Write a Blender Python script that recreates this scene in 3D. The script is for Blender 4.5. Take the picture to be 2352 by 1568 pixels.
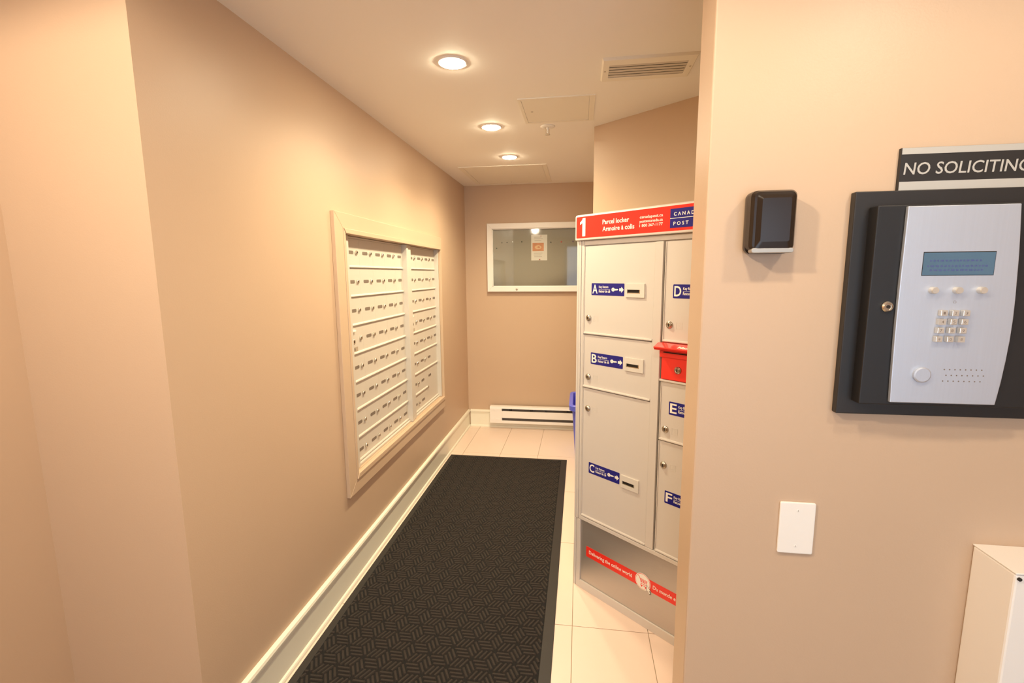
import bpy, math, random
from mathutils import Vector, Matrix
random.seed(4)
for o in list(bpy.data.objects): bpy.data.objects.remove(o)
S = bpy.context.scene
COL = S.collection
PI = math.pi

# ------------------------------------------------------------------ camera
CAM_H = 1.45
cam = bpy.data.cameras.new('camera'); cam.sensor_width = 36.0; cam.sensor_fit = 'HORIZONTAL'
cam.lens = 1079.9 / 2352 * 36.0; cam.clip_start = 0.02
co = bpy.data.objects.new('camera', cam); COL.objects.link(co); S.camera = co
yaw, pitch, roll = 0.1443, 0.1412, -0.0078
fw = Vector((-math.sin(yaw)*math.cos(pitch), math.cos(yaw)*math.cos(pitch), -math.sin(pitch)))
rt = Vector((math.cos(yaw), math.sin(yaw), 0)); up = rt.cross(fw)
rt2 = rt*math.cos(roll) + up*math.sin(roll); up2 = -rt*math.sin(roll) + up*math.cos(roll)
M = Matrix((rt2, up2, -fw)).transposed().to_4x4(); M.translation = Vector((0, 0, CAM_H))
co.matrix_world = M

# ------------------------------------------------------------------ key dimensions (metres)
XL, YB, H, D = -1.0545, 4.3084, 2.2447, 1.053     # corridor left wall, back wall, ceiling, vestibule cross wall
XJ, DT = 0.257, 0.118                             # right jamb of the opening, cross wall thickness
XV = -1.487                                       # vestibule left wall
YR = -2.0                                         # vestibule rear wall
XR = 2.05

# ------------------------------------------------------------------ world, lamps, exposure
w = bpy.data.worlds.new('world'); S.world = w; w.use_nodes = True
bg = w.node_tree.nodes['Background']
bg.inputs[0].default_value = (0.62, 0.78, 1.0, 1); bg.inputs[1].default_value = 2.0
S.view_settings.view_transform = 'Standard'; S.view_settings.look = 'None'
S.view_settings.exposure = 0.75; S.view_settings.gamma = 1.0
S.view_settings.use_curve_mapping = False
WARM = (1.0, 0.86, 0.58); NEAR = (1.0, 0.86, 0.66)
def spot(x, y, power, col, size=2.85, blend=0.6, r=0.05):
    l = bpy.data.lights.new('ceiling_spot', 'SPOT'); l.energy = power; l.color = col
    l.spot_size = size; l.spot_blend = blend; l.shadow_soft_size = r
    o = bpy.data.objects.new('ceiling_spot', l); COL.objects.link(o); o.location = (x, y, H - 0.018)
LX = -0.489
for y, p in ((1.854, 34), (2.647, 36), (3.313, 36)): spot(LX, y, p, WARM, 2.66, 0.8)
for x, y, p in ((0.82, 0.40, 11.5), (0.12, 0.38, 16), (-0.80, 0.12, 50), (0.82, -0.8, 3)): spot(x, y, p, NEAR, 3.12 if x < -0.5 else 3.0, 0.2 if x < -0.5 else 0.5)  # unseen vestibule spots; the leftmost is added to brighten the left wall return
pl = bpy.data.lights.new('entrance_daylight', 'AREA'); pl.shape = 'RECTANGLE'; pl.size = 1.6; pl.size_y = 2.0  # unseen area lamp added for cool daylight from the assumed entrance
pl.energy = 10; pl.color = (0.72, 0.84, 1.0)
po = bpy.data.objects.new('entrance_daylight', pl); COL.objects.link(po)
po.location = (0.75, YR - 0.2, 1.1); po.rotation_euler = (PI/2, 0, 0)

# ------------------------------------------------------------------ materials
def lin(c): return tuple(((v/255)/12.92 if v/255 <= 0.04045 else ((v/255+0.055)/1.055)**2.4) for v in c) + (1,)
def mat(name, rgb, rough=0.5, metal=0.0, spec=0.5, bump=0, bscale=200, var=0, vscale=6, coat=0, emit=None, estr=0, stretch=None):
    m = bpy.data.materials.new(name); m.use_nodes = True
    nt = m.node_tree; b = nt.nodes['Principled BSDF']
    b.inputs['Base Color'].default_value = lin(rgb); b.inputs['Roughness'].default_value = rough
    b.inputs['Metallic'].default_value = metal; b.inputs['Specular IOR Level'].default_value = spec
    b.inputs['Coat Weight'].default_value = coat
    if emit: b.inputs['Emission Color'].default_value = emit; b.inputs['Emission Strength'].default_value = estr
    if bump or var:
        tc = nt.nodes.new('ShaderNodeTexCoord'); src = tc.outputs['Object']
        if stretch:
            mp = nt.nodes.new('ShaderNodeMapping'); mp.inputs['Scale'].default_value = stretch
            nt.links.new(src, mp.inputs[0]); src = mp.outputs[0]
    if var:
        n = nt.nodes.new('ShaderNodeTexNoise'); n.inputs['Scale'].default_value = vscale; n.inputs['Detail'].default_value = 4
        nt.links.new(src, n.inputs['Vector'])
        mx = nt.nodes.new('ShaderNodeMix'); mx.data_type = 'RGBA'
        c = lin(rgb); mx.inputs[6].default_value = tuple(min(1, v*(1-var)) for v in c[:3])+(1,)
        mx.inputs[7].default_value = tuple(min(1, v*(1+var)) for v in c[:3])+(1,)
        nt.links.new(n.outputs['Fac'], mx.inputs[0]); nt.links.new(mx.outputs[2], b.inputs['Base Color'])
    if bump:
        n = nt.nodes.new('ShaderNodeTexNoise'); n.inputs['Scale'].default_value = bscale; n.inputs['Detail'].default_value = 3
        nt.links.new(src, n.inputs['Vector'])
        bp = nt.nodes.new('ShaderNodeBump'); bp.inputs['Strength'].default_value = bump; bp.inputs['Distance'].default_value = 0.002
        nt.links.new(n.outputs['Fac'], bp.inputs['Height']); nt.links.new(bp.outputs[0], b.inputs['Normal'])
    return m
PAINT = mat('beige_wall_paint', (204, 175, 147), 0.42, spec=0.35, bump=0.10, bscale=240, var=0.02, vscale=3)
CEIL = mat('ceiling_paint', (250, 244, 235), 0.7, bump=0.06, bscale=160)
TRIMW = mat('cream_trim_paint', (242, 236, 216), 0.3)
CASE = mat('beige_casing_paint', (206, 178, 149), 0.35, bump=0.04, bscale=60)
TILE = mat('cream_porcelain', (238, 214, 197), 0.28, var=0.02, vscale=7)
GROUT = mat('grout', (176, 156, 132), 0.9)
ALU = mat('satin_aluminium_paint', (212, 203, 190), 0.45, metal=0.08, bump=0.03, bscale=500)
CHROME = mat('chrome', (225, 218, 205), 0.18, metal=1)
NICKEL = mat('nickel_lock', (190, 180, 165), 0.3, metal=1)
PLATE = mat('engraved_plate', (122, 108, 96), 0.5)
LOCK = mat('locker_grey_paint', (217, 209, 200), 0.4, var=0.015, vscale=5)
LOCKD = mat('embossed_paint', (222, 215, 204), 0.45)
STEEL = mat('brushed_steel', (196, 190, 184), 0.38, metal=0.75, bump=0.15, bscale=40, stretch=(1, 1, 60), var=0.04, vscale=8)
RED = mat('postal_red', (240, 52, 38), 0.3)
REDP = mat('red_plastic', (248, 52, 40), 0.22, coat=0.6)
BLUE = mat('navy_print', (28, 26, 128), 0.35)
WHITE = mat('white_print', (250, 246, 236), 0.4)
WHITEP = mat('white_plastic', (246, 240, 232), 0.3)
DARK = mat('dark_cavity', (38, 30, 24), 0.8)
GAP = mat('shadow_gap', (110, 98, 80), 0.8)  # brown painted as shade in locker gaps; also heater element and screw slots
BLACK = mat('black_powder_coat', (30, 28, 28), 0.45)
BLACKF = mat('black_frame_laminate', (40, 36, 34), 0.45)
BLK2 = mat('smoked_black_plastic', (44, 33, 25), 0.22, spec=0.35)
SILV = mat('brushed_intercom_steel', (200, 205, 216), 0.42, metal=0.6, bump=0.08, bscale=60, stretch=(60, 1, 1), var=0.03, vscale=5)
SILVP = mat('silver_sign_film', (200, 196, 188), 0.4, metal=0.3); BARM = mat('satin_silver_bar', (172, 164, 154), 0.35, metal=0.4)
BTN = mat('cast_metal_button', (228, 222, 212), 0.3, metal=0.7)
LCD = mat('lcd_glass', (76, 104, 126), 0.2, coat=0.3, emit=lin((90, 125, 150)), estr=0.06)
LCDT = mat('lcd_segments', (78, 90, 138), 0.3)
FELT = mat('grey_felt', (178, 166, 150), 0.95, bump=0.3, bscale=500)
PAPER = mat('paper', (250, 238, 226), 0.8)
PAPT = mat('poster_orange', (232, 160, 120), 0.7, var=0.25, vscale=30)
PAPG = mat('grey_ink', (205, 190, 178), 0.8)
MATB = mat('mat_rubber_border', (42, 36, 32), 0.6)
MATF = mat('mat_valley_shade', (20, 17, 15), 0.95, bump=0.8, bscale=900)  # coloured darker to paint in the shade between the ribs
MATR = mat('mat_fibre_rib', (52, 44, 38), 0.9, bump=1.0, bscale=700, var=0.55, vscale=420)
BIN = mat('blue_plastic', (104, 112, 236), 0.35)
VENT = mat('vent_paint', (244, 236, 220), 0.5)
def glass_mat():
    m = bpy.data.materials.new('clear_glass'); m.use_nodes = True; nt = m.node_tree; nt.nodes.clear()
    o = nt.nodes.new('ShaderNodeOutputMaterial'); mx = nt.nodes.new('ShaderNodeMixShader')
    t = nt.nodes.new('ShaderNodeBsdfTransparent'); g = nt.nodes.new('ShaderNodeBsdfGlossy'); f = nt.nodes.new('ShaderNodeFresnel')
    g.inputs['Roughness'].default_value = 0.04; f.inputs[0].default_value = 1.5; t.inputs[0].default_value = (0.96, 0.97, 0.96, 1)
    nt.links.new(f.outputs[0], mx.inputs[0]); nt.links.new(t.outputs[0], mx.inputs[1]); nt.links.new(g.outputs[0], mx.inputs[2])
    nt.links.new(mx.outputs[0], o.inputs[0]); return m
GLASS = glass_mat()
LENS = mat('lit_lens', (255, 250, 235), 0.5, emit=(1.0, 0.88, 0.62, 1), estr=135)

# ------------------------------------------------------------------ mesh helpers
class MB:
    def __init__(s): s.v = []; s.f = []; s.m = []
    def add(s, vs, fs, mi=0):
        b = len(s.v); s.v += [tuple(p) for p in vs]
        s.f += [tuple(b+i for i in f) for f in fs]; s.m += [mi]*len(fs); return s
    def box(s, x0, x1, y0, y1, z0, z1, mi=0):
        return s.add([(x0,y0,z0),(x1,y0,z0),(x1,y1,z0),(x0,y1,z0),(x0,y0,z1),(x1,y0,z1),(x1,y1,z1),(x0,y1,z1)],
            [(0,3,2,1),(4,5,6,7),(0,1,5,4),(1,2,6,5),(2,3,7,6),(3,0,4,7)], mi)
    def prism(s, pts, axis, a, b, mi=0):
        # pts in the two other axes; axis 0: (y,z), axis 1: (x,z), axis 2: (x,y)
        def P(p, t): return (t, p[0], p[1]) if axis == 0 else ((p[0], t, p[1]) if axis == 1 else (p[0], p[1], t))
        n = len(pts); vs = [P(p, a) for p in pts] + [P(p, b) for p in pts]
        fs = [tuple(range(n))[::-1], tuple(range(n, 2*n))] + [(i, (i+1) % n, n+(i+1) % n, n+i) for i in range(n)]
        return s.add(vs, fs, mi)
    def lathe(s, prof, c, axis='y', n=24, mi=0):
        # prof: list of (radius, distance along axis); axis y runs outward (towards -y), z runs down
        vs = []; fs = []
        for r, d in prof:
            for k in range(n):
                a = 2*PI*k/n; p, q = r*math.cos(a), r*math.sin(a)
                vs.append((c[0]+p, c[1]-d, c[2]+q) if axis == 'y' else (c[0]+p, c[1]+q, c[2]-d))
        m = len(prof)
        for i in range(m-1):
            for k in range(n): fs.append((i*n+k, i*n+(k+1) % n, (i+1)*n+(k+1) % n, (i+1)*n+k))
        fs.append(tuple(range(n))); fs.append(tuple((m-1)*n+k for k in range(n)))
        return s.add(vs, fs, mi)
    def rrect(s, x0, x1, z0, z1, r, y0, y1, mi=0, n=4):
        pts = []
        for cx, cz, a0 in ((x1-r, z0+r, -90), (x1-r, z1-r, 0), (x0+r, z1-r, 90), (x0+r, z0+r, 180)):
            for k in range(n+1):
                a = math.radians(a0+90*k/n); pts.append((cx+r*math.cos(a), cz+r*math.sin(a)))
        return s.prism(pts, 1, y0, y1, mi)
def mesh_of(mb, name, mats):
    me = bpy.data.meshes.new(name); me.from_pydata(mb.v, [], mb.f)
    for m in (mats if isinstance(mats, (list, tuple)) else [mats]): me.materials.append(m)
    me.polygons.foreach_set('material_index', mb.m); me.update()
    import bmesh
    bm = bmesh.new(); bm.from_mesh(me); bmesh.ops.recalc_face_normals(bm, faces=bm.faces); bm.to_mesh(me); bm.free()
    return me
def link(name, me, parent=None, loc=(0, 0, 0)):
    o = bpy.data.objects.new(name, me); COL.objects.link(o); o.location = loc
    if parent: o.parent = parent
    return o
def obj(name, mb, mats, parent=None, loc=(0, 0, 0), bev=0, smooth=False, label=None):
    o = link(name, mesh_of(mb, name, mats), parent, loc)
    if smooth:
        for p in o.data.polygons: p.use_smooth = len(p.vertices) == 4
    if bev:
        b = o.modifiers.new('bevel', 'BEVEL'); b.width = bev; b.segments = 2; b.limit_method = 'ANGLE'; b.harden_normals = False
    if label: o['label'] = label
    return o
def thing(name, label, cat, loc=(0, 0, 0), rz=0, group=None):
    o = bpy.data.objects.new(name, None); COL.objects.link(o); o.location = loc; o.rotation_euler = (0, 0, rz)
    o.empty_display_size = 0.05
    return tag(o, label, cat, group)
def tag(o, label, cat, group=None):
    o['label'] = label; o['category'] = cat
    if group: o['group'] = group
    return o
def struct(name, mb, m, label=None, parent=None, bev=0):
    o = obj(name, mb, m, parent, bev=bev)
    if not parent: o['kind'] = 'structure'
    if label: o['label'] = label
    return o
def text_into(mb, s, x0, x1, z0, z1, y, mi, bold=0.0, shear=0.0):
    """flat printed lettering fitted into the rectangle, facing -y"""
    c = bpy.data.curves.new('t', 'FONT'); c.body = s; c.offset = bold; c.shear = shear; c.resolution_u = 3
    o = bpy.data.objects.new('t', c); COL.objects.link(o)
    dg = bpy.context.evaluated_depsgraph_get(); me = bpy.data.meshes.new_from_object(o.evaluated_get(dg))
    vs = [v.co for v in me.vertices]
    ax, bx = min(v.x for v in vs), max(v.x for v in vs); ay, by = min(v.y for v in vs), max(v.y for v in vs)
    mb.add([(x0+(v.x-ax)/(bx-ax)*(x1-x0), y, z0+(v.y-ay)/(by-ay)*(z1-z0)) for v in vs],
           [tuple(p.vertices) for p in me.polygons], mi)
    bpy.data.objects.remove(o); bpy.data.curves.remove(c); bpy.data.meshes.remove(me)

# ================================================================== the setting
# ceiling and floor
struct('ceiling', MB().box(XV-0.12, XR+0.1, YR-0.12, YB+0.12, H, H+0.12), CEIL, 'pale smooth painted ceiling with downlights')
fl = struct('floor', MB().box(XV-0.12, XR+0.1, YR-0.12, YB+0.12, -0.12, -0.0035), GROUT, 'cream rectangular porcelain tile floor')
TX, TY, PX, PY = -0.0156, 3.6241, 0.3068, 0.6118
tm = {}
def clip(a, b, lo, hi): return max(a, lo), min(b, hi)
for i in range(-4, 7):
    for j in range(-2, 5):
        x0, x1 = clip(TX+i*PX, TX+(i+1)*PX, XL, XR); y0, y1 = clip(TY-j*PY, TY-(j-1)*PY, D-0.05, YB)
        if x1-x0 < 0.02 or y1-y0 < 0.02: continue
        g = 0.0015; key = (round(x1-x0, 4), round(y1-y0, 4))
        if key not in tm:
            tm[key] = mesh_of(MB().box(g, key[0]-g, g, key[1]-g, -0.0035, 0), 'tile', TILE)
        link('tile', tm[key], fl, (x0, y0, 0))
# corridor left wall with the opening for the mailboxes
OY0, OY1, OZ0, OZ1 = 2.007, 3.450, 0.518, 1.638
wl = MB()
X0 = XL-0.14
wl.box(X0, XL, D+0.12, OY0, 0, H); wl.box(X0, XL, OY1, YB+0.12, 0, H)
wl.box(X0, XL, OY0, OY1, 0, OZ0); wl.box(X0, XL, OY0, OY1, OZ1, H)
wl.box(X0, X0+0.04, OY0, OY1, OZ0, OZ1)
struct('wall_left', wl, PAINT, 'beige corridor wall holding the recessed mailboxes')
struct('wall_back', MB().box(XL, XR+0.1, YB, YB+0.12, 0, H), PAINT, 'beige end wall of the corridor behind the notice board')
struct('wall_front_left', MB().box(XV, XL, D, D+0.12, 0, H), PAINT, 'beige wall return left of the corridor opening')
struct('wall_front_right', MB().box(XJ, XR+0.1, D, D+DT, 0, H), PAINT, 'beige wall carrying the intercom and sign', bev=0.004)
struct('wall_vestibule_left', MB().box(XV-0.12, XV, YR, D+0.12, 0, H), PAINT, 'beige side wall at the far left edge')
struct('wall_vestibule_right', MB().box(XR, XR+0.1, YR, D, 0, H), PAINT, 'beige side wall of the entrance, out of view')
c40, s40 = math.cos(-0.6986), math.sin(-0.6986)
AX, AY = 0.0652, 2.7412
t = (AY-(D+DT))/(-s40)
struct('wall_right', MB().prism([(AX, AY), (AX+c40*t, D+DT), (XR+0.1, D+DT), (XR+0.1, AY+0.16), (AX+0.134, AY+0.16)], 2, 0, H), PAINT,
       'beige diagonal wall behind the parcel locker')
struct('wall_alcove', MB().box(0.75, 0.85, AY+0.16, YB, 0, H), PAINT, 'beige side wall of the alcove behind the locker')
rw_ = MB()   # rear wall behind the camera; its glazed entrance is added to let daylight in
rw_.box(XV-0.12, -0.35, YR-0.12, YR, 0, H); rw_.box(1.75, XR+0.1, YR-0.12, YR, 0, H); rw_.box(-0.35, 1.75, YR-0.12, YR, 2.12, H)
struct('wall_rear', rw_, PAINT, 'beige wall around the assumed glazed entrance, out of view')
df = MB()
for x in (-0.35, 0.675, 1.70): df.box(x, x+0.05, YR-0.10, YR-0.04, 0, 2.12)
df.box(-0.30, 0.675, YR-0.10, YR-0.04, 2.05, 2.12); df.box(0.725, 1.70, YR-0.10, YR-0.04, 2.05, 2.12)
df.box(-0.30, 0.675, YR-0.10, YR-0.04, 0, 0.2); df.box(0.725, 1.70, YR-0.10, YR-0.04, 0, 0.2)
d1 = struct('door_1', df, BLACK, 'dark framed glazed entrance door, assumed for daylight, out of view')
for x0, x1 in ((-0.30, 0.675), (0.725, 1.70)): obj('pane', MB().box(x0, x1, YR-0.074, YR-0.068, 0.2, 2.05), GLASS, d1)
# baseboards: profile (distance from wall, height)
BP = [(0, 0), (0.020, 0), (0.020, 0.010), (0.017, 0.016), (0.011, 0.020), (0.010, 0.125), (0.012, 0.130), (0.0125, 0.140), (0.018, 0.147), (0.019, 0.156), (0.016, 0.165), (0, 0.168)]
bb = MB().prism([(XL+d, z) for d, z in BP], 1, D+0.12, YB-0.010); struct('baseboard_left', bb, TRIMW, 'cream moulded baseboard along the mailbox wall')
bb = MB().prism([(YB-d, z) for d, z in BP], 0, XL+0.021, 0.75); struct('baseboard_back', bb, TRIMW, 'cream moulded baseboard on the end wall')
bb = MB(); L = t*0.93
vs = []
for s_ in (0.0, L):
    for d, z in BP: vs.append((AX+c40*s_+s40*d, AY+s40*s_-c40*d, z))
n = len(BP); bb.add(vs, [tuple(range(n)), tuple(range(n, 2*n))]+[(i, (i+1) % n, n+(i+1) % n, n+i) for i in range(n)])
struct('baseboard_right', bb, TRIMW, 'cream baseboard on the diagonal wall behind the locker')

# ================================================================== mailbox casing and panels (local x = world y, local y into wall)
def wall_thing(*a, **k): return thing(*a, rz=PI/2, **k)
cs = wall_thing('mailbox_casing', 'beige painted mitred wooden casing around the recessed mailboxes', 'trim', loc=(XL, 0, 0))
o0, o1, p0, p1 = 1.918, 3.480, 0.433, 1.726     # outer rectangle
q0, q1, r0, r1 = 1.990, 3.463, 0.495, 1.659     # between board and bead
T = -0.018
def mitre(name, pts, th):   # pts: 4 corners in (x,z)
    return obj(name, MB().prism(pts, 1, -th, -0.0004), CASE, cs, bev=0.0015)
g = 0.0006
mitre('casing_board', [(o0, p0), (q0, r0), (q0, r1), (o0, p1)], 0.018)
mitre('casing_board', [(o1, p0), (q1, r0), (q1, r1), (o1, p1)], 0.018)
mitre('casing_board', [(o0+g, p1), (o1-g, p1), (q1-g, r1), (q0+g, r1)], 0.018)
mitre('casing_board', [(o0+g, p0), (o1-g, p0), (q1-g, r0), (q0+g, r0)], 0.018)
mitre('inner_bead', [(q0, r0), (OY0, OZ0), (OY0, OZ1), (q0, r1)], 0.021)
mitre('inner_bead', [(q1, r0), (OY1, OZ0), (OY1, OZ1), (q1, r1)], 0.021)
mitre('inner_bead', [(q0+g, r1), (q1-g, r1), (OY1-g, OZ1), (OY0+g, OZ1)], 0.024)
mitre('inner_bead', [(q0+g, r0), (q1-g, r0), (OY1-g, OZ0), (OY0+g, OZ0)], 0.024)

ZR = 0.1395; Z0 = 0.5105; FY = 0.030
_dm = {}
def door_mesh(wd, hz, lip=True):
    k = (round(wd, 4), round(hz, 4), lip)
    if k not in _dm:
        m = MB().box(0.0002, wd-0.0002, 0, 0.012, 0.0008, hz-0.0004)
        if lip: m.prism([(0, 0.0008), (-0.005, 0.001), (-0.0075, 0.0045), (-0.006, 0.009), (-0.002, 0.0125), (0, 0.0128)], 0, 0.0007, wd-0.0007)
        _dm[k] = mesh_of(m, 'mailbox_door', ALU)
    return _dm[k]
NP = mesh_of(MB().rrect(-0.029, 0.029, -0.0078, 0.0078, 0.006, -0.001, 0.0), 'name_plate', PLATE)
NPS = mesh_of(MB().rrect(-0.026, 0.026, -0.0078, 0.0078, 0.006, -0.001, 0.0), 'name_plate', PLATE)
lk = MB().lathe([(0.0105, 0), (0.0105, 0.005), (0.009, 0.0075), (0.0055, 0.0085), (0.0050, 0.0065)], (0, 0, 0), n=20)
lk.box(-0.0009, 0.0009, -0.0086, -0.006, -0.004, 0.004, 1)
LK = mesh_of(lk, 'lock', [CHROME, DARK])
for p in LK.polygons: p.use_smooth = len(p.vertices) == 4 and p.material_index == 0
def panel(name, label, x0, doors_x, xe, bars, skip):
    t = wall_thing(name, label, 'mailboxes', loc=(XL, 0, 0), group=None)
    fr = MB()
    fr.box(x0, xe, 0.044, 0.060, OZ0+0.002, OZ1-0.002)                       # back sheet
    fr.box(x0, doors_x[0]-0.001, 0.004, 0.044, OZ0+0.002, OZ1-0.002)         # left stile
    fr.box(doors_x[0], doors_x[-1], 0.012, 0.044, OZ0+0.001, Z0+0.0192)      # bottom rail
    fr.box(doors_x[0], doors_x[-1], 0.030, 0.044, 1.627, OZ1-0.002)
    for a, b, y in bars: fr.box(a, b, y, 0.044, OZ0+0.002, OZ1-0.002)
    obj('panel_frame', fr, ALU, t, bev=0.001)
    for r in range(8):
        zb = Z0 + (7-r)*ZR
        for c in range(len(doors_x)-1):
            st = skip.get((r, c), '')
            if st == 'none': continue
            zb = Z0 + (7-r)*ZR
            wd = doors_x[c+1]-doors_x[c]; hz = ZR
            if st == 'big': wd = doors_x[-1]-doors_x[c]; hz = 2*ZR
            if st == 'big': zb -= ZR
            cut = 0.020 if (r == 7 or st == 'big') else 0.0    # bottom row stops on the bottom rail
            zb += cut; hz -= cut
            d = link('mailbox_door', door_mesh(wd, hz), t, (doors_x[c], FY, zb))
            if st == 'big': d['label'] = 'large double-height parcel compartment door at bottom right'
            lz = (0.0745 if st != 'big' else ZR+0.078)-cut
            if 'noplate' not in st: link('name_plate', NPS if c == len(doors_x)-2 else NP, d, (0.0645, 0, lz))
            if 'nolock' not in st and c < len(doors_x)-2 and st != 'big': link('lock', LK, d, (0.122, 0, lz))
            if st == 'big': link('lock', LK, d, (0.012, 0, ZR+0.002-cut))
            if 'master' in st:
                d['label'] = 'carrier access door with a bright latch tab, larger lock and sticker'
                q = link('master_lock', LK, d, (0.034, 0, 0.066)); q.scale = (1.35, 1.6, 1.35)
                obj('latch_tab', MB().box(0.004, 0.062, -0.010, 0, 0.113, 0.122), WHITEP, d, bev=0.001)
                st_ = MB().box(0.026, 0.090, -0.0006, 0, 0.014, 0.036)
                st_.box(0.052, 0.064, -0.0009, -0.0006, 0.019, 0.031, 1); st_.box(0.034, 0.046, -0.0009, -0.0006, 0.024, 0.027, 1)
                obj('sticker', st_, [mat('grey_sticker', (176, 158, 138), 0.6), PLATE], d)
    return t
P1 = 0.1535
panel('mailbox_bank', 'left and wider bank of silver apartment mailboxes, five columns recessed in beige wall', 2.009,
      [2.075, 2.2285, 2.382, 2.5355, 2.689, 2.797], 2.8245, [(2.798, 2.8245, -0.002)], {(3, 0): 'noplate master'})
panel('mailbox_bank', 'right and narrower bank of silver apartment mailboxes with a parcel door, farther along wall', 2.8265,
      [2.885, 3.038, 3.191, 3.344, 3.437], 3.448, [(3.4375, 3.448, -0.001)],
      {(3, 0): 'noplate master', (5, 2): 'nolock', (5, 3): 'noplate', (6, 1): 'nolock', (6, 2): 'big', (6, 3): 'none', (7, 2): 'none', (7, 3): 'none', (7, 1): 'nolock'})

# ================================================================== parcel locker (local x along face, -y outward)
LOX, LOY, LA = -0.0154, 2.0662, -0.6986
lt = thing('parcel_locker', 'tall grey postal parcel locker with red header and lettered doors by the diagonal wall', 'parcel locker', (LOX, LOY, 0), LA)
LW = 0.792
body = MB().box(0, LW, 0.014, 0.30, 0, 1.589)
obj('cabinet', body, LOCK, lt, bev=0.002)
ff = MB()
def fb(x0, x1, z0, z1, y0=0.0, y1=0.0138): ff.box(x0, x1, y0, y1, z0, z1)
for a, b, y in ((0.0, 0.0095, 0.001), (0.0110, 0.0230, 0.0), (0.0245, 0.0370, 0.002)): fb(a, b, 0.3385, 1.5888, y)
fb(0.376, 0.4095, 0.3585, 1.5660, -0.001)
for a, b, y in ((0.750, 0.7625, 0.002), (0.764, 0.776, 0), (0.7775, LW, 0.001)): fb(a, b, 0.3385, 1.5888, y)
fb(0.0375, 0.7495, 1.5695, 1.5888, 0.004); fb(0.0375, 0.7495, 0.3415, 0.3575, -0.003)
fb(0, 0.0120, 0, 0.3365, 0.001); fb(0.0135, 0.0245, 0, 0.3365, 0.002); fb(0.0245, 0.0365, 0, 0.3365, 0.0)
fb(0.7560, LW, 0, 0.3365, 0); fb(0.0365, 0.7560, 0, 0.0375, 0.0)
obj('front_frame', ff, LOCK, lt, bev=0.001)
kp = MB().box(0.0375, 0.7550, 0.006, 0.0138, 0.0385, 0.3355)
kp = obj('kick_panel', kp, STEEL, lt, label='brushed steel bottom panel with a red slogan strip')
# red slogan strip with shopping cart badge
sm = MB().box(0.070, 0.7300, 0.0054, 0.006, 0.1692, 0.2194, 0)
text_into(sm, 'Delivering the online world', 0.0864, 0.316, 0.1825, 0.2045, 0.0051, 1, bold=0.012)
text_into(sm, 'Du monde e', 0.4144, 0.514, 0.1875, 0.2035, 0.0051, 1, bold=0.012)
cx, cz, R_ = 0.368, 0.196, 0.036
def disc(m, r, y, mi, n=32): m.prism([(cx+r*math.cos(2*PI*k/n), cz+r*math.sin(2*PI*k/n)) for k in range(n)], 1, y, y+0.0003, mi)
disc(sm, R_, 0.0048, 1); disc(sm, R_*0.93, 0.0045, 0); disc(sm, R_*0.89, 0.0042, 1)
def bar(m, x0, z0, x1, z1, w, y, mi):
    dx, dz = x1-x0, z1-z0; l = math.hypot(dx, dz); nx, nz = -dz/l*w/2, dx/l*w/2
    m.prism([(x0+nx, z0+nz), (x1+nx, z1+nz), (x1-nx, z1-nz), (x0-nx, z0-nz)], 1, y, y+0.0003, mi)
for a in [(-.024, .020, -.016, .017), (-.016, .017, -.006, -.010), (-.006, -.010, .018, -.010), (-.014, .010, .020, .010), (-.011, .004, .019, .004), (-.009, -.002, .018, -.002),
          (.020, .011, .017, -.004), (-.006, -.010, -.010, -.017), (-.010, -.017, .018, -.017), (-.008, .010, -.003, -.004), (.002, .010, .004, -.004), (.011, .010, .011, -.004)]:
    bar(sm, cx+a[0], cz+a[1], cx+a[2], cz+a[3], 0.0020, 0.0039, 0)
for q in (-.005, .014): sm.prism([(cx+q+.0032*math.cos(k*PI/5), cz-.021+.0032*math.sin(k*PI/5)) for k in range(10)], 1, 0.0039, 0.0042, 0)
ax, az = 0.388, 0.190
cur = [(0, 0), (0, -.026), (.006, -.020), (.012, -.032), (.017, -.030), (.011, -.018), (.019, -.018)]
sm.prism([(ax+(x-.006)*1.2+.006-.0005, az+(z+.014)*1.14-.014) for x, z in cur], 1, 0.0036, 0.0039, 2)
sm.prism([(ax+x, az+z) for x, z in cur], 1, 0.0033, 0.0036, 1)
obj('slogan_strip', sm, [RED, WHITE, DARK], kp, label='red strip reading Delivering the online world with a cart badge')

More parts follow.
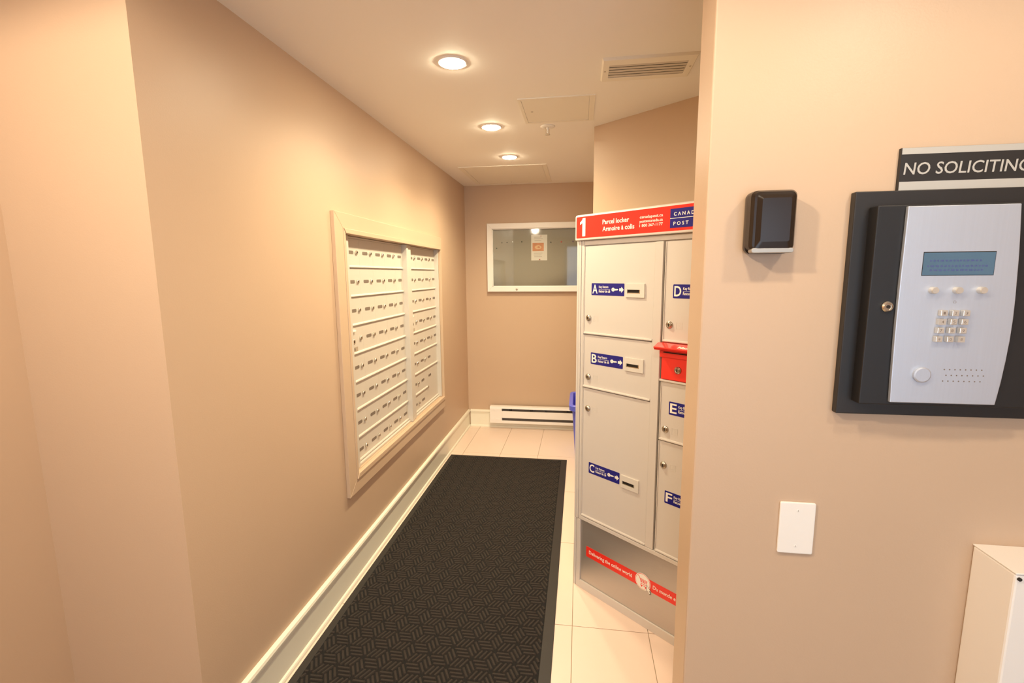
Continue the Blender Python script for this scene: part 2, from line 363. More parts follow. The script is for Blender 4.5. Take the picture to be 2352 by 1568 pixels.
def key_label(door, ch, u0, z0, zt):
    """blue key return sticker; lower left corner u0,z0"""
    W, Hh = 0.1638, 0.0500
    m = MB().rrect(u0, u0+W, z0, z0+Hh, 0.003, -0.0006, 0, 0)
    X = lambda f: u0+f*W; Z = lambda f: z0+(1-f)*Hh
    text_into(m, ch, X(.03), X(.195), Z(.86), Z(.12), -0.0009, 1, bold=0.018)
    text_into(m, 'Key Return', X(.235), X(.525), Z(.45), Z(.20), -0.0009, 1, bold=0.02)
    text_into(m, 'Retour de clé', X(.235), X(.585), Z(.76), Z(.54), -0.0009, 1, bold=0.02)
    m.box(X(.235), X(.585), -0.0009, -0.0006, Z(.505), Z(.485), 1)
    kx, kz, r = X(.672), Z(.5), 0.0078
    m.prism([(kx+r*math.cos(k*PI/8), kz+r*math.sin(k*PI/8)) for k in range(16)], 1, -0.0009, -0.0006, 1)
    m.prism([(kx-.003+.0014*math.cos(k*PI/4), kz+.0014*math.sin(k*PI/4)) for k in range(8)], 1, -0.0012, -0.0009, 0)
    m.prism([(kx+.005, kz+.0032), (kx+.022, kz+.0032), (kx+.0255, kz), (kx+.022, kz-.0028), (kx+.019, kz-.0018), (kx+.017, kz-.0032), (kx+.005, kz-.0032)], 1, -0.0009, -0.0006, 1)
    ax_ = X(.855)
    m.prism([(ax_, kz+.0055), (ax_+.0095, kz+.0055), (ax_+.0095, kz+.0120), (X(.985), kz), (ax_+.0095, kz-.0120), (ax_+.0095, kz-.0055), (ax_, kz-.0055)], 1, -0.0009, -0.0006, 1)
    obj('key_return_label', m, [BLUE, WHITE], door, label='navy key return label with white letter ' + ch)
def key_slot(door, u0, z0):
    W, Hh, P = 0.0858, 0.0536, -0.006
    a, b, c_, d_ = u0+0.008, u0+0.067, z0+0.015, z0+0.030
    m = MB().box(u0, a, P, 0, z0, z0+Hh).box(b, u0+W, P, 0, z0, z0+Hh).box(a, b, P, 0, z0, c_).box(a, b, P, 0, d_, z0+Hh)
    m.box(a, b, -0.0008, -0.0003, c_, d_, 1); m.box(a, b, -0.0048, -0.0010, c_, c_+0.0035, 2); m.box(b-0.004, b, -0.0055, -0.001, c_+0.0035, d_, 2)
    obj('key_slot', m, [LOCKD, DARK, CHROME], door, bev=0.0006)
LLK = MB().lathe([(0.0135, 0), (0.0135, 0.003), (0.0120, 0.005), (0.0100, 0.0055), (0.0095, 0.008), (0.0065, 0.010), (0.0058, 0.0085)], (0, 0, 0), n=28)
LLK.box(-0.0012, 0.0012, -0.0102, -0.008, -0.0050, 0.0050, 1)
LLM = mesh_of(LLK, 'lock', [NICKEL, DARK])
for p in LLM.polygons: p.use_smooth = len(p.vertices) == 4 and p.material_index == 0
def ldoor(ch, u0, u1, z0, z1, lab, slot, lock):
    rz = u1-0.014
    m = MB().box(u0+0.004, u1-0.0006, 0.004, 0.0136, z0+0.0012, z1-0.0012)
    m.box(u0+0.0006, u0+0.0036, 0.0015, 0.0136, z0+0.0012, z1-0.0012)             # left return edge
    m.prism([(0.004, z0+0.0012), (-0.001, z0+0.0012), (-0.003, z0+0.004), (-0.002, z0+0.0080), (0.004, z0+0.0095)], 0, u0+0.004, u1-0.0006)
    m.box(rz, u1-0.0006, 0.0018, 0.004, z0+0.0096, z1-0.0012)
    m.box(rz-0.0010, rz-0.0002, 0.0037, 0.004, z0+0.0096, z1-0.0012, 1)
    d = obj('locker_door', m, [LOCK, GAP], lt, label='grey locker door lettered ' + ch)
    e = thing_sub(d)
    key_label(e, ch, lab[0], lab[1], 0); key_slot(e, slot[0], slot[1])
    link('lock', LLM, e, (lock[0], 0, lock[1]))
    q0_, q1_ = lock[0]+0.026, lock[0]+0.050; zc = lock[1]-0.001
    b_ = MB()
    for r in ((q0_, q0_+0.0008, zc-.012, zc+.012), (q1_-0.0008, q1_, zc-.012, zc+.012), (q0_, q1_, zc-.012, zc-.0112), (q0_, q1_, zc+.0112, zc+.012)):
        b_.box(r[0], r[1], -0.0006, 0, r[2], r[3])
    text_into(b_, ch, q0_+0.006, q1_-0.006, zc-.0075, zc+.0075, -0.0005, 0)
    obj('embossed_letter', b_, LOCKD, e)
def thing_sub(d): return d
# children of a door are placed in the locker's frame: shift them onto the door face
ldoor('A', 0.0385, 0.375, 1.1945, 1.5660, (0.0785, 1.3620), (0.2504, 1.3582), (0.0656, 1.2647))
ldoor('B', 0.0385, 0.375, 0.9600, 1.1925, (0.0802, 1.0680), (0.2550, 1.0650), (0.0680, 1.0093))
ldoor('C', 0.0385, 0.375, 0.3590, 0.9580, (0.0783, 0.5750), (0.2507, 0.5690), (0.0684, 0.8679))
ldoor('D', 0.4165, 0.7490, 1.1980, 1.5660, (0.4520, 1.3608), (0.6240, 1.3580), (0.4432, 1.2628))
ldoor('E', 0.4165, 0.7490, 0.8190, 1.0490, (0.4540, 0.9262), (0.6260, 0.9230), (0.4428, 0.8655))
ldoor('F', 0.4165, 0.7490, 0.3590, 0.8170, (0.4505, 0.5735), (0.6230, 0.5700), (0.4414, 0.7228))
# move label/slot/lock children onto the recessed door face (face sits at y = 0.004)
for o in [x for x in COL.objects if x.parent and x.parent.name.startswith('locker_door')]: o.location.y += 0.004
# darker strip painting in the shade of the gap between the door columns
obj('hinge_gap_shade', MB().box(0.4100, 0.4160, 0.010, 0.0138, 0.3590, 1.5660), GAP, lt)
# red mail drop
md = obj('mail_drop', MB().box(0.4175, 0.7480, 0.002, 0.0136, 1.0575, 1.1970), REDP, lt, label='red mail slot with sloping lid between doors D and E')
lp = [(0.002, 1.1970), (-0.018, 1.1975), (-0.0480, 1.1850), (-0.0490, 1.1815), (-0.0430, 1.1735), (-0.0240, 1.1690), (0.002, 1.1690)]
lid = MB().prism(lp, 0, 0.4120, 0.7480)
a_, b_ = Vector((0, -0.018, 1.1975)), Vector((0, -0.0480, 1.1850))
tx = MB(); text_into(tx, 'Mail', 0.5010, 0.5460, 0.10, 0.85, 0, 0, bold=0.03, shear=0.25)
lid.add([(v[0], *( (b_+(a_-b_)*((v[2]-0.1)/0.75*0.42+0.12))[1:] )) for v in tx.v], tx.f, 1)
for i in range(len(lid.v)-len(tx.v), len(lid.v)):
    x, y, z = lid.v[i]; lid.v[i] = (x, y-0.0003, z+0.0006)
obj('lid', lid, [REDP, WHITE], md, bev=0.0012)
obj('collar', MB().box(0.4160, 0.7485, -0.0100, 0.002, 1.1430, 1.1655).box(0.430, 0.74, -0.0106, -0.010, 1.1600, 1.1640, 1), [REDP, DARK], md, bev=0.001)
obj('slot_door', MB().box(0.4230, 0.7440, -0.0040, 0.002, 1.0600, 1.1420), REDP, md, bev=0.001)
link('lock', LLM, md, (0.488, -0.004, 1.1000))
obj('shelf_rail', MB().box(0.4130, 0.7495, -0.004, 0.0136, 1.0495, 1.0570), LOCK, lt, bev=0.001)
# header
F = 0.9905
def hu(u): return 1.341-(1.341-u)*F
def hz(z): return 1.45+(z-1.45)*F
pr = [(0.30, 1.590), (-0.015, 1.590), (-0.015, 1.6865), (-0.011, 1.6925), (-0.003, 1.6955), (0.30, 1.6955)]
hd = obj('header', MB().prism(pr, 0, 0.001, LW), LOCK, lt, bev=0.003, label='cream metal header box carrying the red sign')
y_ = -0.0153
rb = MB().rrect(hu(-0.0045), LW-0.006, hz(1.6000), hz(1.6880), 0.0035, y_, -0.015, 0)
one = [(.44, 0), (1, 0), (1, 1), (.50, 1), (.38, .90), (.18, .82), (0, .78), (0, .64), (.22, .68), (.44, .74)]
rb.prism([(hu(.0150)+x*.0285, hz(1.6075)+z*.0738) for x, z in one], 1, y_-.0003, y_, 1)
text_into(rb, 'Parcel locker', hu(.1322), hu(.2585), hz(1.6480), hz(1.6665), y_-.0003, 1, bold=0.02)
text_into(rb, 'Armoire à colis', hu(.1325), hu(.2828), hz(1.6205), hz(1.6390), y_-.0003, 1, bold=0.02)
text_into(rb, 'canadapost.ca', hu(.3059), hu(.4027), hz(1.6515), hz(1.6655), y_-.0003, 1, bold=0.015)
text_into(rb, 'postescanada.ca', hu(.3057), hu(.4025), hz(1.6360), hz(1.6495), y_-.0003, 1, bold=0.015)
text_into(rb, '1 800 267-1177', hu(.3057), hu(.4030), hz(1.6235), hz(1.6340), y_-.0003, 1, bold=0.015)
obj('red_band', rb, [RED, WHITE], hd, label='red band numbered 1 and reading Parcel locker')
lg = MB().box(hu(.4318), hu(.620), y_-.0006, y_-.0003, hz(1.6100), hz(1.6770), 0)
lg.box(hu(.4318), hu(.620), y_-.0009, y_-.0006, hz(1.6426), hz(1.6446), 1)
text_into(lg, 'C A N A D A', hu(.4456), hu(.5400), hz(1.6520), hz(1.6645), y_-.0009, 1, bold=0.02)
text_into(lg, 'P O S T', hu(.4453), hu(.5022), hz(1.6190), hz(1.6315), y_-.0009, 1, bold=0.02)
obj('logo_plate', lg, [BLUE, WHITE], hd, label='navy plate reading CANADA POST in spaced white capitals')

# ================================================================== floor mat
mt = thing('floor_mat', 'long black ribbed entrance mat with rubber border on cream tiles', 'mat', (-1.0245, 0.75, 0))
MW, ML, BD = 0.9366, 2.8047, 0.045
mb_ = MB()
for r in ((0, MW, 0, BD), (0, MW, ML-BD*0.45, ML), (0, 0.030, BD, ML-BD*0.45), (MW-BD, MW, BD, ML-BD*0.45)): mb_.box(r[0], r[1], r[2], r[3], 0, 0.0045)
obj('rubber_border', mb_, MATB, mt, bev=0.0015)
obj('fibre_field', MB().box(0.030, MW-BD, BD, ML-BD*0.45, 0, 0.0040), MATF, mt)
ribs = MB(); s_ = 0.055; px_ = 1.5*s_; py_ = math.sqrt(3)*s_
dirs = [Vector((s_, 0)), Vector((-s_/2, py_/2)), Vector((-s_/2, -py_/2))]
x1_, y1_ = MW-BD-0.002, ML-BD*0.45-0.002
def inside(v): return 0.032 < v.x < x1_ and BD+0.002 < v.y < y1_
def rib(p, d, q):     # p start, d along, q half width vector; cut back at the border
    while not inside(p) and d.length > 0.012: p = p+d*0.12; d = d*0.88
    while not inside(p+d) and d.length > 0.012: d = d*0.88
    if d.length <= 0.012 or not inside(p) or not inside(p+d): return
    z0, z1 = 0.0040, 0.0078
    a = [p-q, p+q, p+d+q, p+d-q]; b = [p-q*.6+d*.05, p+q*.6+d*.05, p+d*.95+q*.6, p+d*.95-q*.6]
    ribs.add([(v.x, v.y, z0) for v in a]+[(v.x, v.y, z1) for v in b], [(4, 5, 6, 7), (0, 1, 5, 4), (1, 2, 6, 5), (2, 3, 7, 6), (3, 0, 4, 7)])
i_ = 0; x = 0.0
while x < MW+0.03:
    y = (py_/2 if i_ % 2 else 0)
    while y < ML+0.05:
        c = Vector((x, y))
        for k in range(3):       # three rhombi round each node, ribs along a different edge in each
            al, ac = dirs[k], dirs[(k+1) % 3]
            for q in range(3):
                rib(c+ac*((q+0.5)/3)+al*0.05, al*0.9, Vector((-al.y, al.x)).normalized()*(s_*0.866/3*0.34))
        y += py_
    x += px_; i_ += 1
ro = obj('rib_pattern', ribs, MATR, mt); ro['kind'] = 'stuff'

# ================================================================== ceiling things
def down(y, label):
    t = thing('ceiling_downlight', label, 'ceiling light', (LX, y, H), group='row of round ceiling downlights')
    n = 40; m = MB(); vs = []; fs = []
    prof = [(0.047, 0), (0.047, 0.003), (0.049, 0.005), (0.055, 0.004), (0.058, 0.0)]
    for r, d in prof:
        for k in range(n): vs.append((r*math.cos(2*PI*k/n), r*math.sin(2*PI*k/n), -d))
    for i in range(4):
        for k in range(n): fs.append((i*n+k, i*n+(k+1) % n, (i+1)*n+(k+1) % n, (i+1)*n+k))
    m.add(vs, fs); obj('trim_ring', m, WHITEP, t, smooth=True)
    obj('lens', MB().lathe([(0.0465, 0), (0.0465, 0.005), (0.043, 0.0075), (0.034, 0.0095), (0.018, 0.0105)], (0, 0, 0), axis='z', n=n), LENS, t)
down(1.854, 'round glowing downlight nearest the viewer, largest of the ceiling row')
down(2.647, 'round glowing downlight in the middle of the ceiling row')
down(3.313, 'round glowing downlight farthest away, beside the far access panel')
def access(x0, x1, y0, y1, dx0, dx1, dy0, dy1, label, screw):
    t = thing('ceiling_access_panel', label, 'access panel', ((x0+x1)/2, (y0+y1)/2, H), group='ceiling access panels')
    ox, oy = (x0+x1)/2, (y0+y1)/2; g = 0.002
    m = MB()
    for r in ((x0, x1, y0, dy0-g), (x0, x1, dy1+g, y1), (x0, dx0-g, dy0-g, dy1+g), (dx1+g, x1, dy0-g, dy1+g)):
        m.box(r[0]-ox, r[1]-ox, r[2]-oy, r[3]-oy, -0.004, 0)
    obj('panel_frame', m, VENT, t)
    obj('hatch', MB().box(dx0-ox, dx1-ox, dy0-oy, dy1-oy, -0.003, 0), VENT, t)
    obj('cam_latch', MB().lathe([(0.006, 0.003), (0.006, 0.004), (0.003, 0.0045)], (screw[0]-ox, screw[1]-oy, 0), axis='z', n=12), NICKEL, t)
access(-0.297, 0.056, 2.264, 2.620, -0.280, 0.029, 2.283, 2.600, 'square painted hatch in ceiling in front of the sprinkler', (-0.246, 2.44))
access(-0.916, -0.256, 3.560, 4.222, -0.880, -0.290, 3.590, 4.190, 'larger painted ceiling hatch against the end wall', (-0.6, 4.17))
vt = thing('ceiling_vent', 'cream rectangular ceiling air grille with dark slats above the locker', 'vent', (0.2450, 2.010, H))
m = MB(); ax0, ax1, ay0, ay1 = -0.174, 0.176, -0.102, 0.106; bx0, bx1, by0, by1 = -0.145, 0.146, -0.052, 0.064
def fprism(m, o, i, z0, z1):  # sloping frame ring
    (x0, x1, y0, y1), (u0, u1, v0, v1) = o, i
    vs = [(x0, y0, z0), (x1, y0, z0), (x1, y1, z0), (x0, y1, z0), (x0+.006, y0+.006, z1), (x1-.006, y0+.006, z1), (x1-.006, y1-.006, z1), (x0+.006, y1-.006, z1),
          (u0, v0, z1), (u1, v0, z1), (u1, v1, z1), (u0, v1, z1), (u0, v0, z0), (u1, v0, z0), (u1, v1, z0), (u0, v1, z0)]
    fs = []
    for a in (0, 4, 8):
        for k in range(4): fs.append((a+k, a+(k+1) % 4, a+4+(k+1) % 4, a+4+k))
    m.add(vs, fs)
fprism(m, (ax0, ax1, ay0, ay1), (bx0, bx1, by0, by1), 0, -0.009)
obj('grille_frame', m, VENT, vt)
obj('duct_shade', MB().box(bx0-0.002, bx1+0.002, by0-0.002, by1+0.002, -0.0012, 0), DARK, vt)  # flat dark sheet painted as the unlit duct; no hole is cut
for k in range(5):
    yc = by0+0.012+k*0.0235
    obj('slat', MB().prism([(yc-0.0070, -0.0062), (yc-0.0062, -0.0054), (yc+0.0062, -0.0077), (yc+0.0055, -0.0086)], 0, bx0+0.0005, bx1-0.0005), mat('slat_paint', (212, 200, 184), 0.5) if k == 0 else bpy.data.materials['slat_paint'], vt)
for x in (-0.160, 0.161): obj('screw', MB().lathe([(0.004, 0.009), (0.004, 0.010), (0.002, 0.0105)], (x, 0.0, 0), axis='z', n=12), NICKEL, vt)
sp = thing('ceiling_sprinkler', 'small white pendent fire sprinkler on ceiling beside the square hatch', 'sprinkler', (-0.186, 2.692, H))
obj('escutcheon', MB().lathe([(0.040, 0), (0.039, 0.003), (0.030, 0.006), (0.016, 0.007), (0.012, 0.005)], (0, 0, 0), axis='z', n=32), WHITEP, sp, smooth=True)
obj('pipe', MB().lathe([(0.0075, 0.004), (0.0075, 0.016), (0.0045, 0.017), (0.0045, 0.036)], (0, 0, 0), axis='z', n=14), WHITEP, sp)
fa = MB()
for sx in (-1, 1): fa.box(sx*0.009-0.0015, sx*0.009+0.0015, -0.0025, 0.0025, -0.040, -0.014)
fa.box(-0.0105, 0.0105, -0.0025, 0.0025, -0.042, -0.039)
obj('frame_arm', fa, CHROME, sp)
obj('deflector', MB().lathe([(0.014, 0.042), (0.014, 0.0435), (0.004, 0.045)], (0, 0, 0), axis='z', n=20), CHROME, sp)

# ================================================================== notice board on the back wall
nb = thing('notice_board', 'white framed glass-fronted grey notice board on the end wall', 'notice board', (0, YB, 0))
nx0, nx1, nz0, nz1 = -0.842, 0.078, 1.296, 1.906
w_ = 0.047
m = MB()
m.prism([(nx0, nz0), (nx0+w_, nz0+w_), (nx0+w_, nz1-w_), (nx0, nz1)], 1, -0.045, 0); m.prism([(nx1, nz0), (nx1-w_, nz0+w_), (nx1-w_, nz1-w_), (nx1, nz1)], 1, -0.045, 0)
m.prism([(nx0, nz1), (nx0+w_, nz1-w_), (nx1-w_, nz1-w_), (nx1, nz1)], 1, -0.045, 0); m.prism([(nx0, nz0), (nx0+w_, nz0+w_), (nx1-w_, nz0+w_), (nx1, nz0)], 1, -0.045, 0)
obj('board_frame', m, WHITEP, nb, bev=0.002)
m = MB(); i0, i1, j0, j1 = nx0+w_, nx1-w_, nz0+w_, nz1-w_
for r in ((i0, i0+.006, j0, j1), (i1-.006, i1, j0, j1), (i0, i1, j1-.006, j1), (i0, i1, j0, j0+.006)): m.box(r[0], r[1], -0.034, -0.012, r[2], r[3])
obj('glazing_bead', m, WHITEP, nb)
obj('felt_backing', MB().box(i0+.006, i1-.006, -0.012, -0.004, j0+.006, j1-.006), FELT, nb)
obj('glass_pane', MB().box(i0+.006, i1-.006, -0.030, -0.028, j0+.006, j1-.006), GLASS, nb)
obj('lock', MB().lathe([(0.010, 0.045), (0.010, 0.048), (0.006, 0.049)], (-0.572, 0, 1.318), n=16), NICKEL, nb)
ps = MB().box(-0.4425, -0.2980, -0.0136, -0.0125, 1.5750, 1.8020, 0)
ps.box(-0.4310, -0.3290, -0.0139, -0.0136, 1.6580, 1.7300, 1)
for k, (a, b, z) in enumerate([(-.415, -.352, 1.778), (-.415, -.338, 1.764), (-.412, -.352, 1.750), (-.420, -.340, 1.638), (-.420, -.350, 1.622), (-.415, -.345, 1.606)]):
    ps.box(a, b, -0.0139, -0.0136, z, z+0.004, 2)
ps.prism([(-.380+.030*math.cos(k*PI/10), 1.692+.018*math.sin(k*PI/10)) for k in range(20)], 1, -0.0142, -0.0139, 3)
ps.prism([(-.392, 1.692), (-.372, 1.703), (-.362, 1.690), (-.372, 1.684)], 1, -0.0145, -0.0142, 1)
po_ = link('poster', mesh_of(ps, 'poster', [PAPER, PAPT, PAPG, mat('poster_pale_orange', (248, 206, 160), 0.7)]), None, (0, YB, 0))
tag(po_, 'white paper notice with an orange picture pinned in the notice board', 'notice')
pins = [(-.7587, 1.688, 'dark green pin alone at the left, lowest in the notice board', (60, 80, 60)), (-.710, 1.737, 'grey pin at left, first of the upper row of pins', (110, 108, 96)),
        (-.662, 1.738, 'dark pin left of the white pin', (76, 74, 66)), (-.611, 1.7430, 'white pin left of the paper notice', (250, 246, 240)),
        (-.5276, 1.742, 'dark green pin nearest the left side of the paper notice', (70, 78, 60)), (-.2658, 1.734, 'dark pin just right of the paper notice', (70, 72, 70)),
        (-.1731, 1.736, 'red pin right of the paper notice', (230, 60, 60)), (-.0696, 1.738, 'purple pin at the far right beside the locker header', (110, 70, 130)),
        (-.355, 1.790, 'pale pin at the top of the paper notice', (230, 190, 170)), (-.366, 1.583, 'red pin at the bottom of the paper notice', (200, 90, 80))]
for x, z, lab, c in pins:
    yo = 0.0138 if -.45 < x < -.29 else 0.012
    o = obj('push_pin', MB().lathe([(0.0055, 0), (0.0040, 0.002), (0.0035, 0.006), (0.0055, 0.008), (0.0050, 0.0095)], (0, 0, 0), n=12), mat('pin_plastic', c, 0.3), None, (x, YB-yo, z))
    tag(o, lab, 'push pin', 'push pins in the notice board')

# ================================================================== baseboard heater
ht = thing('baseboard_heater', 'low white electric baseboard heater on the end wall', 'heater', (-0.832, YB-0.0205, 0))
hw, hz0, hz1 = 1.35, 0.062, 0.222
obj('back_plate', MB().box(0, hw, -0.004, 0.0, hz0, hz1), mat('heater_inner_sheet', (165, 150, 136), 0.6), ht)
m = MB().prism([(-0.004, hz1-0.003), (-0.046, hz1-0.003), (-0.052, hz1-0.016), (-0.050, hz1-0.018), (-0.044, hz1-0.006), (-0.004, hz1-0.006)], 0, 0.0, hw)
obj('top_cover', MB().box(0, hw, -0.050, -0.004, hz1-0.004, hz1).prism([(-0.050, hz1), (-0.056, hz1-0.020), (-0.053, hz1-0.020), (-0.048, hz1-0.004)], 0, 0, hw), WHITEP, ht)
obj('front_cover', MB().box(0.115, hw, -0.058, -0.055, 0.1135, 0.180), WHITEP, ht)
obj('bottom_lip', MB().box(0, hw, -0.054, -0.004, hz0, hz0+0.003).box(0, hw, -0.056, -0.053, hz0, 0.0880), WHITEP, ht)
obj('end_cap', MB().box(0, 0.115, -0.057, -0.004, hz0+0.0035, hz1-0.0205), WHITEP, ht, bev=0.002)
obj('end_cap', MB().box(0.012, 0.106, -0.0585, -0.057, 0.1800, 0.198).box(0.012, 0.106, -0.0585, -0.057, 0.088, 0.104), WHITEP, ht)
obj('thermostat_screw', MB().lathe([(0.007, 0.0585), (0.007, 0.0600), (0.004, 0.0605)], (0.045, 0, 0.188), n=14), WHITEP, ht)
obj('heating_element', MB().box(0.116, hw-0.01, -0.040, -0.015, 0.110, 0.160), GAP, ht)
for x in (0.185, 0.383, 0.520, 0.72): obj('bracket', MB().box(x, x+0.018, -0.050, -0.004, 0.1815, 0.2005), BLACK, ht)

# ================================================================== blue bin
bt = thing('recycling_bin', 'blue plastic recycling bin half hidden behind the parcel locker', 'bin', (0.10, 3.745, 0))
BH, bw_, bl_ = 0.45, 0.155, 0.215
def rr(a, b, r, z, n=5):
    pts = []
    for cx, cy, a0 in ((a-r, -b+r, -90), (a-r, b-r, 0), (-a+r, b-r, 90), (-a+r, -b+r, 180)):
        for k in range(n+1):
            q = math.radians(a0+90*k/n); pts.append((cx+r*math.cos(q), cy+r*math.sin(q), z))
    return pts
rings = [rr(bw_*.80, bl_*.80, .03, 0.0), rr(bw_*.965, bl_*.965, .035, BH-0.04), rr(bw_*.965, bl_*.965, .035, BH-0.001), rr(bw_*.94, bl_*.94, .033, BH-0.001), rr(bw_*.775, bl_*.775, .028, 0.006)]
vs = [p for r in rings for p in r]; n = len(rings[0]); fs = [tuple(range(n))]
for i in range(len(rings)-1):
    for k in range(n): fs.append((i*n+k, i*n+(k+1) % n, (i+1)*n+(k+1) % n, (i+1)*n+k))
fs.append(tuple(4*n+k for k in range(n)))
obj('bin_body', MB().add(vs, fs), BIN, bt)
rings = [rr(bw_*.97, bl_*.97, .036, BH-0.038), rr(bw_*1.11, bl_*1.07, .045, BH-0.040), rr(bw_*1.13, bl_*1.08, .046, BH-0.002), rr(bw_*1.10, bl_*1.06, .045, BH+0.002), rr(bw_*.955, bl_*.955, .034, BH+0.002), rr(bw_*.95, bl_*.95, .034, BH-0.001)]
vs = [p for r in rings for p in r]; fs = []
for i in range(len(rings)-1):
    for k in range(n): fs.append((i*n+k, i*n+(k+1) % n, (i+1)*n+(k+1) % n, (i+1)*n+k))
obj('rim', MB().add(vs, fs), BIN, bt)

# ================================================================== intercom wall
ic = thing('intercom', 'wall intercom with black frame, brushed steel keypad panel and small screen', 'intercom', (0, D, 0))
obj('mounting_frame', MB().box(0.530, 0.905, -0.018, 0, 1.1590, 1.6050), BLACKF, ic, bev=0.002)
obj('housing', MB().box(0.5560, 0.8700, -0.047, -0.018, 1.1880, 1.5740), BLACK, ic, bev=0.002)
fpz = [1.1950, 1.24, 1.28, 1.32, 1.36, 1.40, 1.44, 1.48, 1.52, 1.5705]
rx = [0.7895, 0.7945, 0.7975, 0.7995, 0.8000, 0.7990, 0.7970, 0.7950, 0.7920, 0.7876]
lx = [0.6070, 0.6055, 0.6045, 0.6035, 0.6030, 0.6028, 0.6026, 0.6028, 0.6030, 0.6030]
pts = list(zip(rx, fpz)) + list(zip(lx, fpz))[::-1]
fp = obj('face_plate', MB().prism(pts, 1, -0.055, -0.0472), SILV, ic, bev=0.0015, label='brushed steel plate with curved right edge')
PF = -0.055
sc = MB().box(0.6370, 0.7572, PF-0.0004, PF, 1.4420, 1.4862, 0)
sc.box(0.6378, 0.7564, PF-0.0007, PF-0.0004, 1.4428, 1.4845, 1)
for k, (a, b, z) in enumerate([(.6490, .7350, 1.468), (.6450, .7460, 1.458), (.6500, .738, 1.4505)]):
    x = a
    while x < b:
        l = random.choice((0.003, 0.004, 0.006)); sc.box(x, min(b, x+l), PF-0.0008, PF-0.0007, z, z+0.0032, 2); x += l+0.0025
obj('screen', sc, [DARK, LCD, LCDT], fp)
def button(name, x, z, r, h, par=fp, n=20, m=BTN):
    return obj(name, MB().lathe([(r, 0), (r, h*.8), (r*.85, h)], (x, PF, z), n=n), m, par)
for x in (0.6585, 0.6990, 0.7390): button('round_button', x, 1.4145, 0.0065, 0.010)
for rI, z in enumerate((1.3720, 1.3555, 1.3390, 1.3225)):
    for cI, x in enumerate((0.6785, 0.6975, 0.7160)):
        dx = -0.0012*rI; b = MB().box(x+dx-.0058, x+dx+.0058, PF-0.0085, PF, z-.0055, z+.0055)
        text_into(b, '123456789*0#'[rI*3+cI], x+dx-.0018, x+dx+.0018, z-.0026, z+.0026, PF-0.0087, 1)
        obj('key', b, [BTN, PLATE], fp, bev=0.001)
button('large_button', 0.6560, 1.2520, 0.0150, 0.006, n=32, m=SILV)
gr = MB()
for rI, (z, x) in enumerate(((1.2628, .6955), (1.2515, .6995), (1.2402, .6950))):
    for k in range(8):
        xx = x+k*.0091; gr.prism([(xx+.0013*math.cos(q*PI/4), z+.0013*math.sin(q*PI/4)) for q in range(8)], 1, PF-.0002, PF, 0)
obj('speaker_hole', gr, PLATE, fp, label='three rows of small dark speaker holes')['kind'] = 'stuff'
lens_ = MB()
for k in range(6): lens_.prism([(0.699+.0022*math.cos(k*PI/3)+.0007*math.cos(q*PI/3), 1.3925+.0022*math.sin(k*PI/3)+.0007*math.sin(q*PI/3)) for q in range(6)], 1, PF-.0002, PF, 0)
obj('microphone', lens_, PLATE, fp)
lkk = MB().lathe([(0.0105, 0), (0.0105, 0.004), (0.008, 0.007), (0.0060, 0.007), (0.0056, 0.0055)], (0.5880, -0.047, 1.3830), n=28)
lkk.lathe([(0.0032, 0.0055), (0.0032, 0.0066)], (0.5880, -0.047, 1.3830), n=16, mi=1)
obj('cam_lock', lkk, [CHROME, DARK], ic, smooth=False)
# sign
sg = MB().box(0.6090, 0.8420, -0.008, 0, 1.6055, 1.6850, 0)
sg.box(0.6100, 0.8420, -0.0084, -0.008, 1.6730, 1.6848, 1).box(0.6100, 0.8420, -0.0084, -0.008, 1.6057, 1.6222, 1)
text_into(sg, 'NO SOLICITING', 0.6155, 0.8300, 1.6350, 1.6575, -0.0086, 1, bold=0.008, shear=0.08)
so = obj('wall_sign', sg, [BLACKF, SILVP], None, (0, D, 0)); tag(so, 'black NO SOLICITING sign with silver bands above the intercom', 'sign')
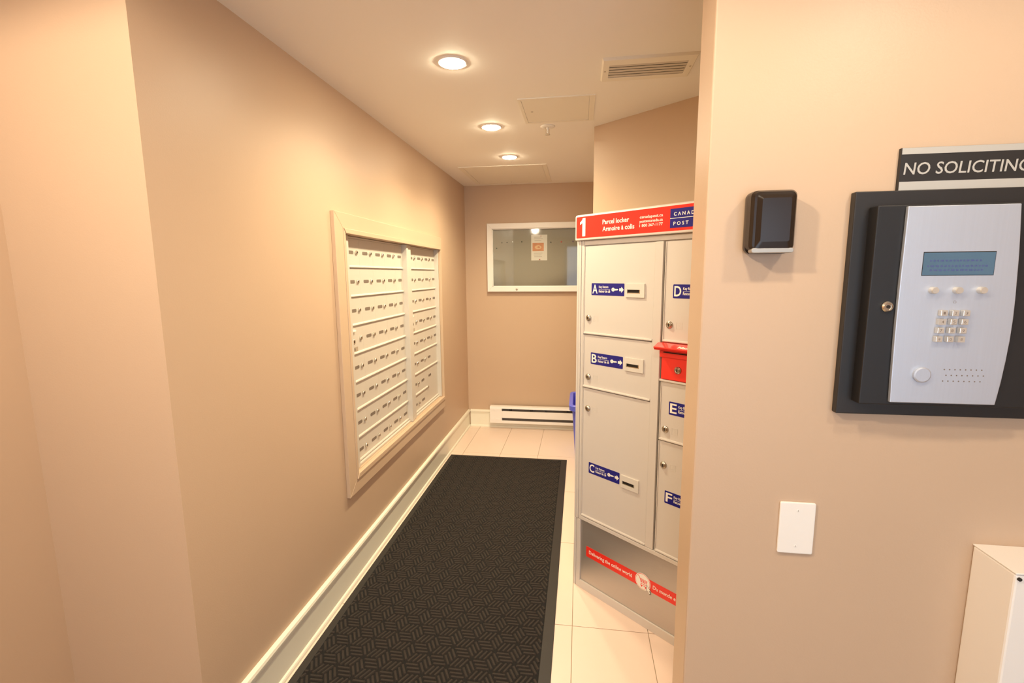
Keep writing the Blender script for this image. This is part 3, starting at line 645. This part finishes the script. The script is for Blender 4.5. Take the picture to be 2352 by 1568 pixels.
# scent dispenser
sd = thing('dispenser', 'glossy dark brown dispenser with silver bottom bar left of the intercom', 'dispenser', (0.372, D, 1.548))
def rring(w0, w1, b0, t0, r, y, n=5):   # rounded rectangle ring in x,z at depth y ; b0/t0 bottom/top
    pts = []
    for cx, cz, a0 in ((w1-r, b0+r, -90), (w1-r, t0-r, 0), (w0+r, t0-r, 90), (w0+r, b0+r, 180)):
        for k in range(n+1):
            a = math.radians(a0+90*k/n); pts.append((cx+r*math.cos(a), y, cz+r*math.sin(a)))
    return pts
def loft(rings):
    n = len(rings[0]); vs = [p for r in rings for p in r]; fs = [tuple(range(n))]
    for i in range(len(rings)-1):
        for k in range(n): fs.append((i*n+k, i*n+(k+1) % n, (i+1)*n+(k+1) % n, (i+1)*n+k))
    fs.append(tuple((len(rings)-1)*n+k for k in range(n))); return MB().add(vs, fs)
o = obj('back_case', loft([rring(-.0400, .0420, -.0560, .0600, .010, 0), rring(-.0425, .0440, -.0600, .0620, .012, -.012), rring(-.0425, .0440, -.0600, .0620, .012, -.022)]), BLK2, sd)
o = obj('front_cover', loft([rring(-.0425, .0440, -.0560, .0620, .012, -.0222), rring(-.0415, .0430, -.0555, .0612, .012, -.040), rring(-.0370, .0385, -.0550, .0575, .010, -.048),
     rring(-.0330, .0350, -.0545, .0520, .006, -.0490), rring(-.0240, .0290, -.0380, .0450, .004, -.0530)]), BLK2, sd)
obj('silver_bar', MB().rrect(-.0385, .0400, -.0595, -.0500, .0045, -.0500, -.030), BARM, sd, label='silver bar along the bottom edge', bev=0.001)
# blank switch plate
bp_ = thing('blank_wall_plate', 'white blank electrical cover plate with two screws below the dispenser', 'wall plate', (0.4785, D, 0.8915))
obj('cover', MB().rrect(-.0365, .0365, -.0600, .0600, .004, -.0060, 0), WHITEP, bp_, bev=0.002)
for z in (-0.0415, 0.0415): obj('screw', MB().lathe([(0.0028, 0.006), (0.0026, 0.0067)], (0, 0, z), n=12).box(-.0003, .0003, -.0069, -.0064, z-.002, z+.002, 1), [WHITEP, GAP], bp_)
# white cabinet at lower right
wc = thing('wall_cabinet', 'white painted metal cabinet at the bottom right below the intercom', 'cabinet', (0.8290, D, 0))
obj('case', MB().box(0.0, 0.42, -0.100, 0, 0.25, 0.8765), WHITEP, wc, bev=0.004)
obj('top_plate', MB().box(-0.001, 0.421, -0.1015, 0, 0.8770, 0.8800), WHITEP, wc, bev=0.001)
obj('corner_screw', MB().lathe([(0.0035, 0.1), (0.0035, 0.1030), (0.002, 0.104)], (0.006, 0, 0.868), n=12), DARK, wc)
